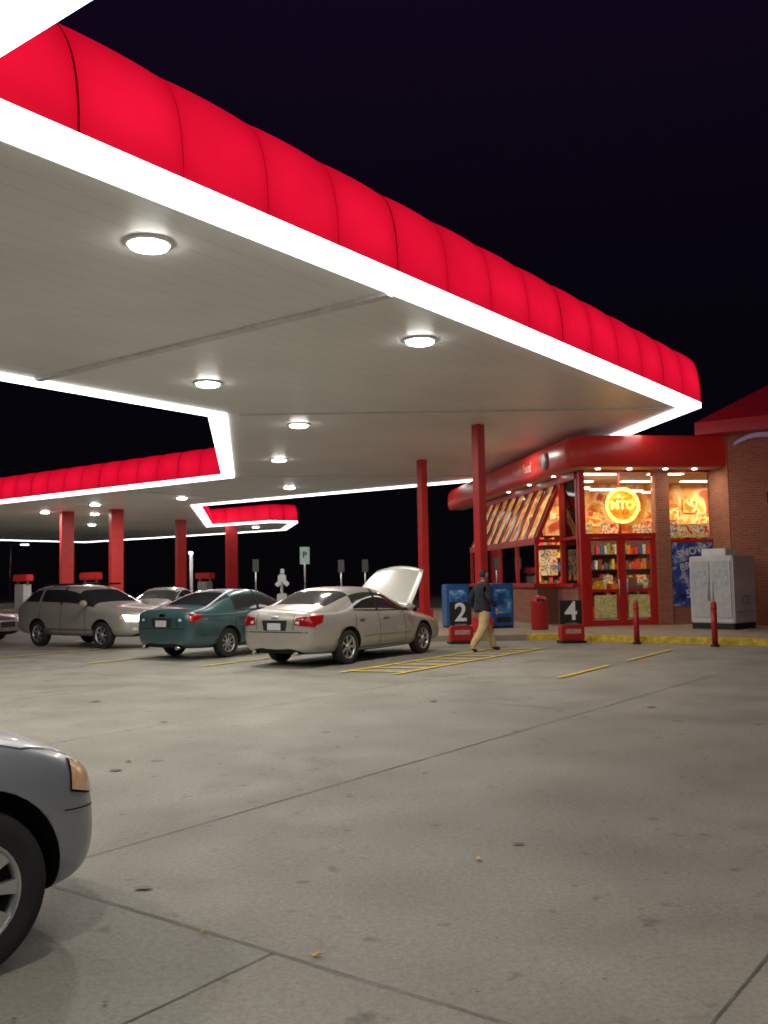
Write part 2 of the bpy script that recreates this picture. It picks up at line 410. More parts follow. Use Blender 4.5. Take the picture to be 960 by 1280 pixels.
B("bulkhead",(4.9,4.4,3.85),(9.2,.3,1.7),menu_mat("food_mural",food,1.1,.10))
for k in range(12):
    B("menu_board",(.7+k*.68,4.2,3.75+.25*math.sin(k*2.1)),(.5,.05,.42+.12*math.sin(k*1.3)),menu_mat("menu_%d"%k,food,3.5,.75,seed=k*3.1))
for k in range(5):
    B("hanging_poster",(.5+k*.95,1.3+.2*(k%2),3.05+.08*math.sin(k*3)),(.6,.02,.34),menu_mat("hanging_poster_%d"%k,mixd,6,.5,seed=k*2.3))
for r in range(5):
    for s in range(4):
        B("ceiling_light",(1.0+r*2.1,1.0+s*2.1,4.69),(1.1,.24,.03),'interior_light')
for k in range(4):
    B("light_tube",(.5+k*1.1,1.8+.5*k,4.35),(.9,.06,.06),'interior_light')
prodc=[(.7,.06,.04),(.75,.5,.05),(.05,.12,.35),(.75,.62,.45),(.2,.3,.08),(.75,.25,.03),(.5,.05,.1),(.15,.07,.05)]
prodm=[mat("product_%d"%i,c,.45,noise=.6,nscale=22) for i,c in enumerate(prodc)]
def shelf(nm,x0,x1,y,levels,z0=.3,dz=.42,dy=.28):
    V=[];F=[];MI=[]
    def bx(x,yy,z,sx,sy,sz,m_):
        i=len(V)
        for a in (-.5,.5):
            for b_ in (-.5,.5):
                for c_ in (-.5,.5): V.append((x+a*sx,yy+b_*sy,z+c_*sz))
        for f in ((0,1,3,2),(4,6,7,5),(0,4,5,1),(2,3,7,6),(0,2,6,4),(1,5,7,3)): F.append(tuple(i+q for q in f)); MI.append(m_)
    for L in range(levels):
        z=z0+L*dz; bx((x0+x1)/2,y,z,x1-x0,dy+.1,.03,8)
        x=x0+.05
        while x<x1-.1:
            wd=random.uniform(.05,.16); h=random.uniform(.12,.36)
            bx(x+wd/2,y-.02+random.uniform(-.04,.04),z+.02+h/2,wd*.93,dy,h,random.randrange(8)); x+=wd*random.uniform(1,1.2)
    bx((x0+x1)/2,y+dy/2+.06,z0+levels*dz/2,x1-x0,.04,levels*dz,7)
    mesh(nm,V,F,prodm+[M['dark']],st,MI)
shelf("shelf_a",.9,4.6,2.0,3); shelf("shelf_b",.9,6,3.6,5,dz=.5); shelf("shelf_c",5,9.8,2.0,4); shelf("shelf_wall",.6,10,8.3,7,dz=.5)
B("counter",(3.2,1.2,.7),(1.2,.6,1.1),'redm')
for (x,y,e_) in ((1.6,1.4,125),(6,3,110),(1.2,6.5,200),(1.5,9.5,130)):
    ld=bpy.data.lights.new("store_lamp",'AREA'); ld.size=1.4; ld.energy=e_; ld.color=(1,.78,.50)
    lo=bpy.data.objects.new("store_ceiling_lamp",ld); lo.location=(x,y,4.6); link(lo,st)

# --- front facade (local y=0)
B("corner_post",(0,0,2.45),(.16,.2,4.6),'redm',bevel=.01)
B("door_header",(1.15,0,2.78),(2.14,.16,.12),'redm')
B("glass_head",(2.05,0,4.7),(4.1,.2,.14),'redm')
for x in (.12,1.16,2.18): B("door_post",(x,0,1.45),(.10,.14,2.56),'redm')
for kk,(x,w_) in enumerate(((.64,.95),(1.67,.93))):
    for z in (.25,1.18,2.66): B("door_rail",(x,0,z),(w_,.09,.16 if z<1 else .08),'redm')
    for sx in (-1,1): B("door_stile",(x+sx*(w_/2-.03),-.01,1.45),(.08,.1,2.5),'redm')
    B("door_glass",(x,.03,1.45),(w_-.1,.01,2.4),'glass')
    B("door_notice",(x,-.005,.72),(w_*.70,.012,.66),menu_mat("door_notice_%d"%kk,[(.3,(.25,.2,.05)),(.45,(.42,.36,.10)),(.55,(.5,.45,.25)),(.65,(.35,.25,.08))],7,.14,seed=kk*4))
    B("door_notice_small",(x+.1,-.005,1.5),(.28,.012,.24),menu_mat("door_sticker_%d"%kk,mixd,9,.3,seed=kk*2+1))
for sx in (1.04,1.28):
    cyl("door_handle",(sx,-.1,1.25),.018,.5,M['steel'],st)
B("mullion_mid",(1.16,0,3.73),(.035,.1,1.8),'redm')
B("upper_glass",(1.15,.02,3.73),(2.1,.012,1.82),'glass')
B("brick_pier",(2.43,0,2.42),(.42,.32,4.54),'brick')
B("window_sill_wall",(3.32,.05,1.36),(1.36,.24,2.42),'brick')
B("window_frame_low",(3.32,-.03,2.60),(1.36,.14,.08),'redm')
B("upper_glass_right",(3.32,.02,3.63),(1.36,.012,2.0),'glass')
B("window_poster_strip",(3.32,.06,2.9),(1.3,.012,.4),menu_mat("poster_strip",mixd,5,.45,seed=9))
M['pblue']=menu_mat("poster_blue",[(.3,(.01,.02,.10)),(.5,(.03,.07,.28)),(.62,(.3,.35,.5)),(.7,(.02,.04,.2))],3.0,.06)
B("poster",(3.32,-.095,1.62),(1.26,.02,1.86),'pblue')
for k,(t_,s_) in enumerate((("SNOW",.30),("BREW",.30),("2 FOR",.22),("5.99",.34))):
    text("poster_text_%d"%k,t_,s_,(3.3+.02*k,-.112,2.28-.40*k),(math.radians(90),math.radians(-12),0),mat("poster_white_%d"%k,(.55,.58,.65),.5),st)
M['neon']=mat("neon_yellow",(1,.7,.1),.4,em=(1,.62,.10),es=3.5)
lathe("neon_ring",[(.48+.045*math.cos(a),.045*math.sin(a)) for a in [2*math.pi*i/8 for i in range(9)]],40,M['neon'],st,c=(1.2,-.16,3.65))
lathe("neon_disc",[(.0,0),(.45,0),(.45,.02),(0,.02)],32,menu_mat("neon_disc",[(.35,(.5,.14,.01)),(.6,(.85,.38,.04))],5,.5),st,c=(1.2,-.13,3.65))
text("neon_text","MTO",.34,(1.2,-.17,3.65),(math.radians(90),0,0),M['neon'],st)

# --- left side wall (local x=0), runs +y
B("side_base",( -.02,6.0,.72),(.26,8.6,1.14),'brick')
B("side_base_front",( -.02,.85,.72),(.26,1.5,1.14),'brick')
B("side_top",( 0,5.3,4.62),(.24,10.2,.3),'redm')
for y in (.2,1.66,10.36): B("side_post",(0,y,2.9),(.18,.14,3.4),'redm')
B("side_glass",(0.02,.95,2.95),(.012,1.4,3.2),'glass')
B("side_rail",(0,.95,2.75),(.12,1.4,.08),'redm')
B("side_poster",(.06,.95,2.05),(.012,1.0,.7),menu_mat("side_poster",mixd,4,.5,seed=21))
B("side_sill",(-.06,5.3,1.34),(.4,10.2,.1),'redm')
B("bay_base",(-.45,6.05,.72),(.7,8.4,1.14),'brick')
B("bay_sill",(-.5,6.05,1.35),(.86,8.5,.12),'redm')
B("bay_beam",(-.8,6.05,2.72),(.14,8.5,.2),'redm')
ny=8
M['blind']=menu_mat("lit_awning_glass",[(.3,(.05,.02,.008)),(.45,(.5,.22,.06)),(.6,(.75,.45,.17)),(.7,(.12,.05,.02))],2.2,.5)  # warm interior glow painted into opaque pane colour and emission
M['blind2']=mat("dark_awning_glass",(.04,.02,.012),.15)  # painted darker copy of the same glazing, alternates with the glowing panes
for k in range(ny+1):
    y=1.85+k*8.4/ny
    if k%2==0: B("bay_post",(-.8,y,2.03),(.1,.1,1.3),'redm')
    V=[(-.84,y-.05,2.78),(-.84,y+.05,2.78),(-.06,y+.05,4.5),(-.06,y-.05,4.5),(-.74,y-.05,2.72),(-.74,y+.05,2.72),(.04,y+.05,4.44),(.04,y-.05,4.44)]
    mesh("bay_rafter",V,[(0,1,2,3),(4,7,6,5),(0,4,5,1),(2,6,7,3),(1,5,6,2),(0,3,7,4)],M['redm'],st)
    if k<ny:
        y2=y+8.4/ny; ym=y+8.4/ny*.42
        mesh("bay_slope_shade",[(-.8,y,2.78),(-.8,ym,2.78),(-.03,ym,4.47),(-.03,y,4.47)],[(0,1,2,3)],M['blind2'],st)
        mesh("bay_slope_glass",[(-.8,ym,2.78),(-.8,y2,2.78),(-.03,y2,4.47),(-.03,ym,4.47)],[(0,1,2,3)],M['blind'],st)
        B("bay_poster",(-.66,y+.5,1.95),(.012,.85,.95),menu_mat("bay_poster_%d"%k,mixd if k%2 else food,2.6,.62,seed=k*1.7))  # poster glow stands in for warm light behind the bay windows
mesh("bay_glass",[(-.8,1.85,1.4),(-.8,10.25,1.4),(-.8,10.25,2.7),(-.8,1.85,2.7)],[(0,1,2,3)],M['glass'],st)
mesh("bay_cheek_far",[(-.8,10.25,.2),(0,10.25,.2),(0,10.25,4.45),(-.8,10.25,2.76)],[(0,1,2,3)],M['redm'],st)
mesh("bay_cheek_base",[(-.8,1.85,.2),(0,1.85,.2),(0,1.85,1.4),(-.8,1.85,1.4)],[(0,1,2,3)],M['brick'],st)
mesh("bay_cheek_glass",[(-.8,1.85,1.4),(0,1.85,1.4),(0,1.85,4.45),(-.8,1.85,2.76)],[(0,1,2,3)],M['glass'],st)
B("bay_cheek_poster",(-.38,1.95,2.05),(.55,.012,.8),menu_mat("cheek_poster",mixd,4,.55,seed=31))
B("bay_cheek_rail",(-.4,1.85,2.72),(.7,.06,.1),'redm')

# --- wrap-around red fascia with rounded corner
path=[(4.3,-1.0),(2.5,-1.0),(.6,-1.0)]
for k in range(1,9):
    a=math.radians(90*k/9); path.append((.1-.68*math.sin(a)+.0, -.32-.68*math.cos(a)))
path+= [(-.58,.4),(-.58,4),(-.58,9),(-.58,15.2)]
prof=[(-.06,4.68),(0,4.7),(.05,4.85),(.07,5.1),(.05,5.35),(-.02,5.52),(-.12,5.6),(-.5,5.62)]
V=[];F=[]
for i,p in enumerate(path):
    a=Vector(path[max(0,i-1)]);c=Vector(path[min(len(path)-1,i+1)]);d=(c-a).normalized()
    n_=Vector((d.y,-d.x))
    if i<3: n_=Vector((0,-1))
    if n_.dot(Vector(p)-Vector((3,5)))<0: n_=-n_
    for (o,z) in prof: V.append((p[0]+n_.x*o,p[1]+n_.y*o,z))
m_=len(prof)
for i in range(len(path)-1):
    for j in range(m_-1): F.append((i*m_+j,(i+1)*m_+j,(i+1)*m_+j+1,i*m_+j+1))
M['sfascia']=mat("store_fascia_red",(.42,.018,.014),.35,noise=.06,em=(1,.04,.025),es=.05)
mesh("store_fascia",V,F,M['sfascia'],st,smooth=True)
mesh("store_soffit",[(4.3,-.98,4.69),(-.4,-.98,4.69),(-.56,-.6,4.69),(-.56,15.2,4.69),(.1,15.2,4.69),(.1,.1,4.69),(4.3,.1,4.69)],[(0,1,2,3,4,5,6)],mat("store_soffit",(.5,.3,.2),.6),st)
mesh("fascia_top_cap",[(4.3,-.6,5.61),(-.2,-.6,5.61),(-.2,15.2,5.61),(.6,15.2,5.61),(.6,.1,5.61),(4.3,.1,5.61)],[(0,1,2,3,4,5)],M['dark'],st)
for x in (.35,1.3,2.4,3.3):
    cyl("downlight",(x,-.5,4.675),.07,.03,M['dl'],st)
for y in (1.5,4,6.5): cyl("downlight",(-.3,y,4.675),.06,.03,M['dl'],st)
for (x,y,e_) in ((1.2,-.5,18),(3.2,-.5,18)):
    ld=bpy.data.lights.new("eave_lamp",'AREA'); ld.size=.2; ld.energy=e_; ld.color=(1,.85,.6)
    lo=bpy.data.objects.new("eave_lamp",ld); lo.location=(x,y,4.63); link(lo,st)
for k,(t_,y,s_) in enumerate((("Made To Order",8.2,.5),("Fresh Food",3.6,.45))):
    text("fascia_lettering",t_,s_,(-.665,y,5.1),(math.radians(90),0,math.radians(-90)),mat("faded_letter",(.5,.25,.22),.5),st)
bd=lathe("fascia_badge",[(0,0),(.26,0),(.26,-.03),(0,-.03)],24,mat("badge_grey",(.35,.3,.35),.5),st,c=(-.66,1.2,5.12)); bd.rotation_euler=(0,0,math.radians(-90))
# --- brick wing on the right
def wall(nm,a,b_,z0,z1,t,m_):
    a=Vector(a);b_=Vector(b_);c=(a+b_)/2;d=b_-a
    return box(nm,(c.x,c.y,(z0+z1)/2),(d.length,t,z1-z0),m_,st,rz=math.atan2(d.y,d.x))
wall("wing_wall_return",(4.12,.12),(4.12,-1.1),.12,5.6,.24,M['brick'])
wall("wing_wall",(4.1,-1.05),(10.5,-7.45),.12,5.6,.26,M['brick'])
dw=Vector((.7071,-.7071)); nw=Vector((-.7071,-.7071))
a=Vector((4.1,-1.05))-dw*.75; b_=a+dw*9
def P3(p,o,z): q_=p+nw*o; return (q_.x,q_.y,z)
V=[P3(a,.65,5.6),P3(b_,.65,5.6),P3(b_,.65,5.95),P3(a,.65,5.95),P3(a+dw*2.4,-.9,7.35),P3(b_,-.9,7.35),P3(a,-2.2,5.6),P3(a,-2.2,5.95),P3(b_,-2.2,5.6),P3(a,-.1,5.6),P3(b_,-.1,5.6)]
mesh("mansard_roof",V,[(0,1,2,3),(3,2,5,4),(0,3,7,6),(3,4,7),(0,9,10,1),(4,5,8,7)],mat("mansard_red",(.30,.012,.02),.4,em=(1,.03,.05),es=.035),st)
V=[];F=[]
for k in range(13):
    t=k/12; p=Vector((4.1,-1.05))+dw*(.2+t*2.2); z=5.25+.12*math.sin(t*6.3)+.22*t; h=.09+.05*math.sin(t*3.1)
    V+=[P3(p,.2,z),P3(p,.2,z+h)]
for k in range(12): F.append((2*k,2*k+2,2*k+3,2*k+1))
mesh("wing_swoosh_sign",V,F,mat("swoosh_lilac",(.35,.33,.5),.4,em=(.5,.45,.9),es=.06),st)
box("wall_vent",P3(Vector((4.1,-1.05))+dw*1.2,.15,3.7),(.35,.05,.3),M['dark'],st,rz=math.radians(-45))

# ------------------------------------------------------------------ street furniture near the store
def bollard(x,y,z0=.0):
    e_=empty("bollard",(x,y,z0)); cyl("post",(0,0,.5),.065,1.0,M['red'],e_,bevel=.03); cyl("collar",(0,0,.02),.1,.04,M['dark'],e_); cyl("stripe",(0,0,.85),.068,.06,M['redm'],e_)
bollard(5.9,22.2); bollard(7.3,20.95)
def num_sign(x,y,z0,t,sc=1.0):
    e_=empty("price_sign",(x,y,z0),math.radians(8)); e_.scale=(sc,sc,sc)
    box("panel",(0,0,.78),(.58,.05,.6),M['dark'],e_,bevel=.01); box("base",(0,0,.26),(.6,.34,.4),M['red'],e_,bevel=.03)
    box("lower_panel",(0,-.175,.3),(.4,.01,.12),mat("worn_label",(.45,.25,.22),.6,noise=.5,nscale=20),e_); box("stem",(0,0,.46),(.3,.06,.1),M['steel'],e_)
    box("foot",(0,0,.03),(.66,.4,.06),M['dark'],e_)
    text("numeral",t,.66,(0,-.03,.79),(math.radians(90),0,0),M['white'],e_)
num_sign(4.5,22.9,0,"4",.95); num_sign(1.85,23.3,0,"2",.95)
# ice freezer
e_=empty("ice_freezer",(9.1,25.35,.15),math.radians(-48))
FW=mat("freezer_white",(.68,.68,.68),.45,noise=.08,nscale=2); FD_=mat("freezer_door",(.55,.56,.57),.35,noise=.12)
box("cabinet",(0,0,1.05),(1.25,1.2,1.78),FW,e_,bevel=.03); box("plinth",(0,0,.07),(1.2,1.15,.14),M['dark'],e_)
for s in (-1,1):
    box("door",(s*.3,-.615,1.05),(.54,.04,1.5),FD_,e_,bevel=.012); cyl("handle",(s*.07,-.65,1.0),.014,.5,M['steel'],e_)
    box("door_label",(s*.3,-.64,1.35),(.36,.01,.4),mat("ice_label_%d"%s,(.50,.54,.6),.5,noise=.3,nscale=9),e_)
text("ice_text","ICE",.36,(.635,0,.75),(math.radians(90),0,math.radians(90)),mat("ice_blue",(.30,.42,.6),.5),e_)
box("side_stripe",(.63,0,.45),(.012,1.0,.06),mat("ice_stripe",(.4,.47,.6),.5),e_)
box("top_unit",(-.1,.05,2.04),(.7,.6,.2),FW,e_,bevel=.02)
# trash can
e_=empty("trash_can",(4.3,26.3,.15)); lathe("body",[(.0,0),(.22,0),(.24,.05),(.23,.7),(.25,.74),(.2,.9),(.0,.95)],20,M['red'],e_,axis='Z'); box("flap",(0,-.2,.8),(.22,.06,.1),M['dark'],e_)
def vend(nm,x,y,rz,c,hh=1.25):
    e_=empty(nm,(x,y,.15),rz); mm=mat(nm+"_paint",c,.4)
    box("cabinet",(0,0,hh/2+.04),(.7,.65,hh),mm,e_,bevel=.03); box("front_panel",(0,-.34,hh*.62),(.55,.03,hh*.55),menu_mat(nm+"_panel",[(.35,(.01,.05,.2)),(.55,(.05,.2,.42)),(.68,(.35,.5,.6))],4,.06,seed=x),e_,bevel=.01)
    box("slot",(.0,-.34,.25),(.45,.03,.14),M['dark'],e_); box("feet",(0,0,.03),(.66,.6,.06),M['dark'],e_)
vend("vending_machine",3.3,27.6,math.radians(20),(.02,.1,.35)); vend("vending_machine",2.1,28.2,math.radians(10),(.02,.1,.3))

# ------------------------------------------------------------------ vehicles
TYRE=mat("tyre_rubber",(.018,.018,.018),.8,noise=.2)
RIM=mat("alloy_rim",(.55,.55,.56),.3,.8)
CHR=mat("chrome_trim",(.6,.6,.6),.15,1.0)
TAIL=mat("tail_lamp_red",(.30,.006,.008),.12,noise=.3,nscale=20,coat=.6)
AMB=mat("amber_lens",(.78,.50,.30),.2,noise=.15,nscale=30,coat=.6)
CLR=mat("clear_lens",(.6,.62,.62),.1,coat=.8)
HLON=mat("headlamp_lit",(1,1,.95),.2,em=(1,.97,.85),es=16)
SEAM=mat("panel_gap",(.01,.01,.01),.8)
PLATE=mat("licence_plate",(.55,.56,.58),.4,noise=.3,nscale=30)
UNDER=mat("underbody",(.01,.01,.01),.9)

def hoodS(x,w,zb,zs,zh,b=.93,crown=.03):
    return [(x,0,zb),(x,w*.82,zb),(x,w*.97,zb+.1),(x,w,zb+(zs-zb)*.6),(x,w*.985,zs),(x,w*b,zh-.035),(x,w*.8,zh),(x,w*.42,zh+crown*.7),(x,0,zh+crown)]
def cabS(x,w,zb,zs,zbelt,wr,zr,xr=None):
    xr=x if xr is None else xr
    return [(x,0,zb),(x,w*.82,zb),(x,w*.97,zb+.1),(x,w,zb+(zs-zb)*.6),(x,w*.985,zs),(x,w*.92,zbelt),(xr,wr,zr-.05),(xr,wr*.72,zr),(xr,0,zr+.015)]

def wheel(nm,parent,loc,r,wd,side,spokes=7,rimr=.66):
    e_=bpy.data.objects.new(nm,None); e_.location=loc; link(e_,parent)
    s=side; R=r; h=wd/2
    prof=[(R*rimr,-h*.9),(R*.82,-h),(R*.93,-h*.95),(R*.985,-h*.75),(R,-h*.4),(R,h*.4),(R*.985,h*.75),(R*.93,h*.95),(R*.82,h),(R*rimr,h*.9)]
    lathe("tyre",prof,36,TYRE,e_)
    ro=s*h
    lathe("rim",[(R*rimr+.002,ro*.92),(R*rimr*.95,ro*.9),(R*rimr*.9,ro*.55),(R*rimr*.86,0),(.02,-ro*.1)],32,[RIM,SEAM],e_,mi=[0,0,1,1])
    V=[];F=[]
    for k in range(spokes):
        a=2*math.pi*k/spokes
        for (rr,hw,yy) in ((R*.1,R*.07,.70),(R*.35,R*.055,.78),(R*rimr*.93,R*.085,.86)):
            for sg in (-1,1):
                V.append((rr*math.cos(a)-sg*hw*math.sin(a),ro*yy,rr*math.sin(a)+sg*hw*math.cos(a)))
                V.append((rr*math.cos(a)-sg*hw*math.sin(a),ro*(yy-.3),rr*math.sin(a)+sg*hw*math.cos(a)))
        i=12*k
        for j in (0,4):
            F+= [(i+j,i+j+2,i+j+6,i+j+4),(i+j,i+j+4,i+j+5,i+j+1),(i+j+2,i+j+3,i+j+7,i+j+6)]
    mesh("spokes",V,F,RIM,e_)
    cyl("hub",(0,ro*.72,0),R*.17,abs(h)*.4,RIM,e_,rx=math.radians(90),seg=20,bevel=.006)
    lathe("brake_disc",[(.03,-ro*.1),(R*.5,-ro*.1)],24,mat("brake",(.2,.2,.2),.4,.8),e_)

def build_car(name, stations, glass, paint, wb, track, wr, ww, cut_r, loc, head, level=2, dark_faces=(), extra=None, rimr=.66, spokes=7):
    root=empty(name,(loc[0],loc[1],0),math.atan2(head[1],head[0]))
    n=len(stations); V=[];F=[];MI=[]
    full=[]
    for s in stations:
        ring=[len(V)+k for k in range(9)]; V+=s
        ringm=[ring[0]]
        for k in range(1,8): ringm.append(len(V)); V.append((s[k][0],-s[k][1],s[k][2]))
        ringm.append(ring[8]); full.append((ring,ringm))
    for i in range(n-1):
        for k in range(8):
            mi=1 if (i,k) in glass else (2 if k==0 else (3 if (i,k) in dark_faces else 0))
            a,b_=full[i][0],full[i+1][0]; F.append((a[k],a[k+1],b_[k+1],b_[k])); MI.append(mi)
            a,b_=full[i][1],full[i+1][1]; F.append((a[k],b_[k],b_[k+1],a[k+1])); MI.append(mi)
    for i,fl in ((0,0),(n-1,1)):
        a,b_=full[i]
        for k in range(0,8):
            q=[a[k],b_[k],b_[k+1],a[k+1]]
            q2=[]
            for t in q:
                if t not in q2: q2.append(t)
            if fl: q2.reverse()
            F.append(tuple(q2)); MI.append(0)
    me=bpy.data.meshes.new("tmp"); me.from_pydata(V,[],F)
    for m_ in (paint,M['carglass'],UNDER,UNDER): me.materials.append(m_)
    for p,i in zip(me.polygons,MI): p.material_index=i; p.use_smooth=True
    bm=bmesh.new(); bm.from_mesh(me); bmesh.ops.recalc_face_normals(bm,faces=bm.faces); bm.to_mesh(me); bm.free()
    tmp=bpy.data.objects.new("tmp",me); COL.objects.link(tmp)
    sm=tmp.modifiers.new("s",'SUBSURF'); sm.levels=level; sm.render_levels=level
    dg=bpy.context.evaluated_depsgraph_get(); sme=bpy.data.meshes.new_from_object(tmp.evaluated_get(dg))
    bvh=BVHTree.FromPolygons([v.co.copy() for v in sme.vertices],[tuple(p.vertices) for p in sme.polygons])
    cutters=[]
    for wx in (wb/2,-wb/2):
        for sd in (-1,1):
            bm=bmesh.new(); bmesh.ops.create_cone(bm,cap_ends=True,segments=40,radius1=cut_r,radius2=cut_r,depth=.5)
            cm=bpy.data.meshes.new("cut"); bm.to_mesh(cm); bm.free(); cm.materials.append(UNDER)
            co=bpy.data.objects.new("cut",cm); co.rotation_euler=(math.radians(90),0,0); co.location=(wx,sd*(track/2+.08),wr*1.02); COL.objects.link(co); cutters.append(co)
            bo=tmp.modifiers.new("b",'BOOLEAN'); bo.operation='DIFFERENCE'; bo.object=co; bo.solver='EXACT'
            try: bo.material_mode='TRANSFER'
            except Exception: pass
    dg=bpy.context.evaluated_depsgraph_get(); fin=bpy.data.meshes.new_from_object(tmp.evaluated_get(dg)); fin.name="body"
    bpy.data.objects.remove(tmp)
    for c in cutters: bpy.data.objects.remove(c)
    link(bpy.data.objects.new("body",fin),root)
    for wx,nm in ((wb/2,"front"),(-wb/2,"rear")):
        for sd,sn in ((-1,"right"),(1,"left")):
            wheel("wheel_%s_%s"%(nm,sn),root,(wx,sd*(track/2),wr),wr,ww,sd,spokes,rimr)
    def cast(axis,a,b_,sgn):
        if axis=='y': o=Vector((a,sgn*3,b_)); d=Vector((0,-sgn,0))
        elif axis=='x': o=Vector((sgn*5,a,b_)); d=Vector((-sgn,0,0))
        else: o=Vector((a,b_,4)); d=Vector((0,0,-1))
        return bvh.ray_cast(o,d)
    def decal(nm,axis,quad,m_,sgn=1,off=.006,nx=8,nz=4):
        V=[];F=[]
        for i in range(nx+1):
            for j in range(nz+1):
                s,t=i/nx,j/nz
                p=(Vector(quad[0])*(1-s)+Vector(quad[1])*s)*(1-t)+(Vector(quad[3])*(1-s)+Vector(quad[2])*s)*t
                h=cast(axis,p.x,p.y,sgn)
                if h[0] is None: return
                nn=h[1]
                dd=Vector((0,sgn,0)) if axis=='y' else (Vector((sgn,0,0)) if axis=='x' else Vector((0,0,1)))
                if nn.dot(dd)<0: nn=-nn
                V.append(h[0]+nn*off)
        for i in range(nx):
            for j in range(nz):
                a=i*(nz+1)+j; F.append((a,a+nz+1,a+nz+2,a+1))
        mesh(nm,V,F,m_,root,smooth=True)
    def line(nm,axis,pts,wd,m_,sgn=1,off=.003):
        for (p,q) in zip(pts[:-1],pts[1:]):
            p=Vector(p);q=Vector(q);d=(q-p).normalized();n_=Vector((-d.y,d.x))*wd/2
            decal(nm,axis,[p-n_,q-n_,q+n_,p+n_],m_,sgn,off,nx=8,nz=1)
    if extra: extra(root,decal,line,cast)
    return root

def place(wheel_xy, head, wb, track, front=True, side=-1):
    h=Vector(head).normalized(); right=Vector((h.y,-h.x))
    p=Vector(wheel_xy)
    return p-h*(wb/2 if front else -wb/2)-(right if side==-1 else -right)*(track/2), h

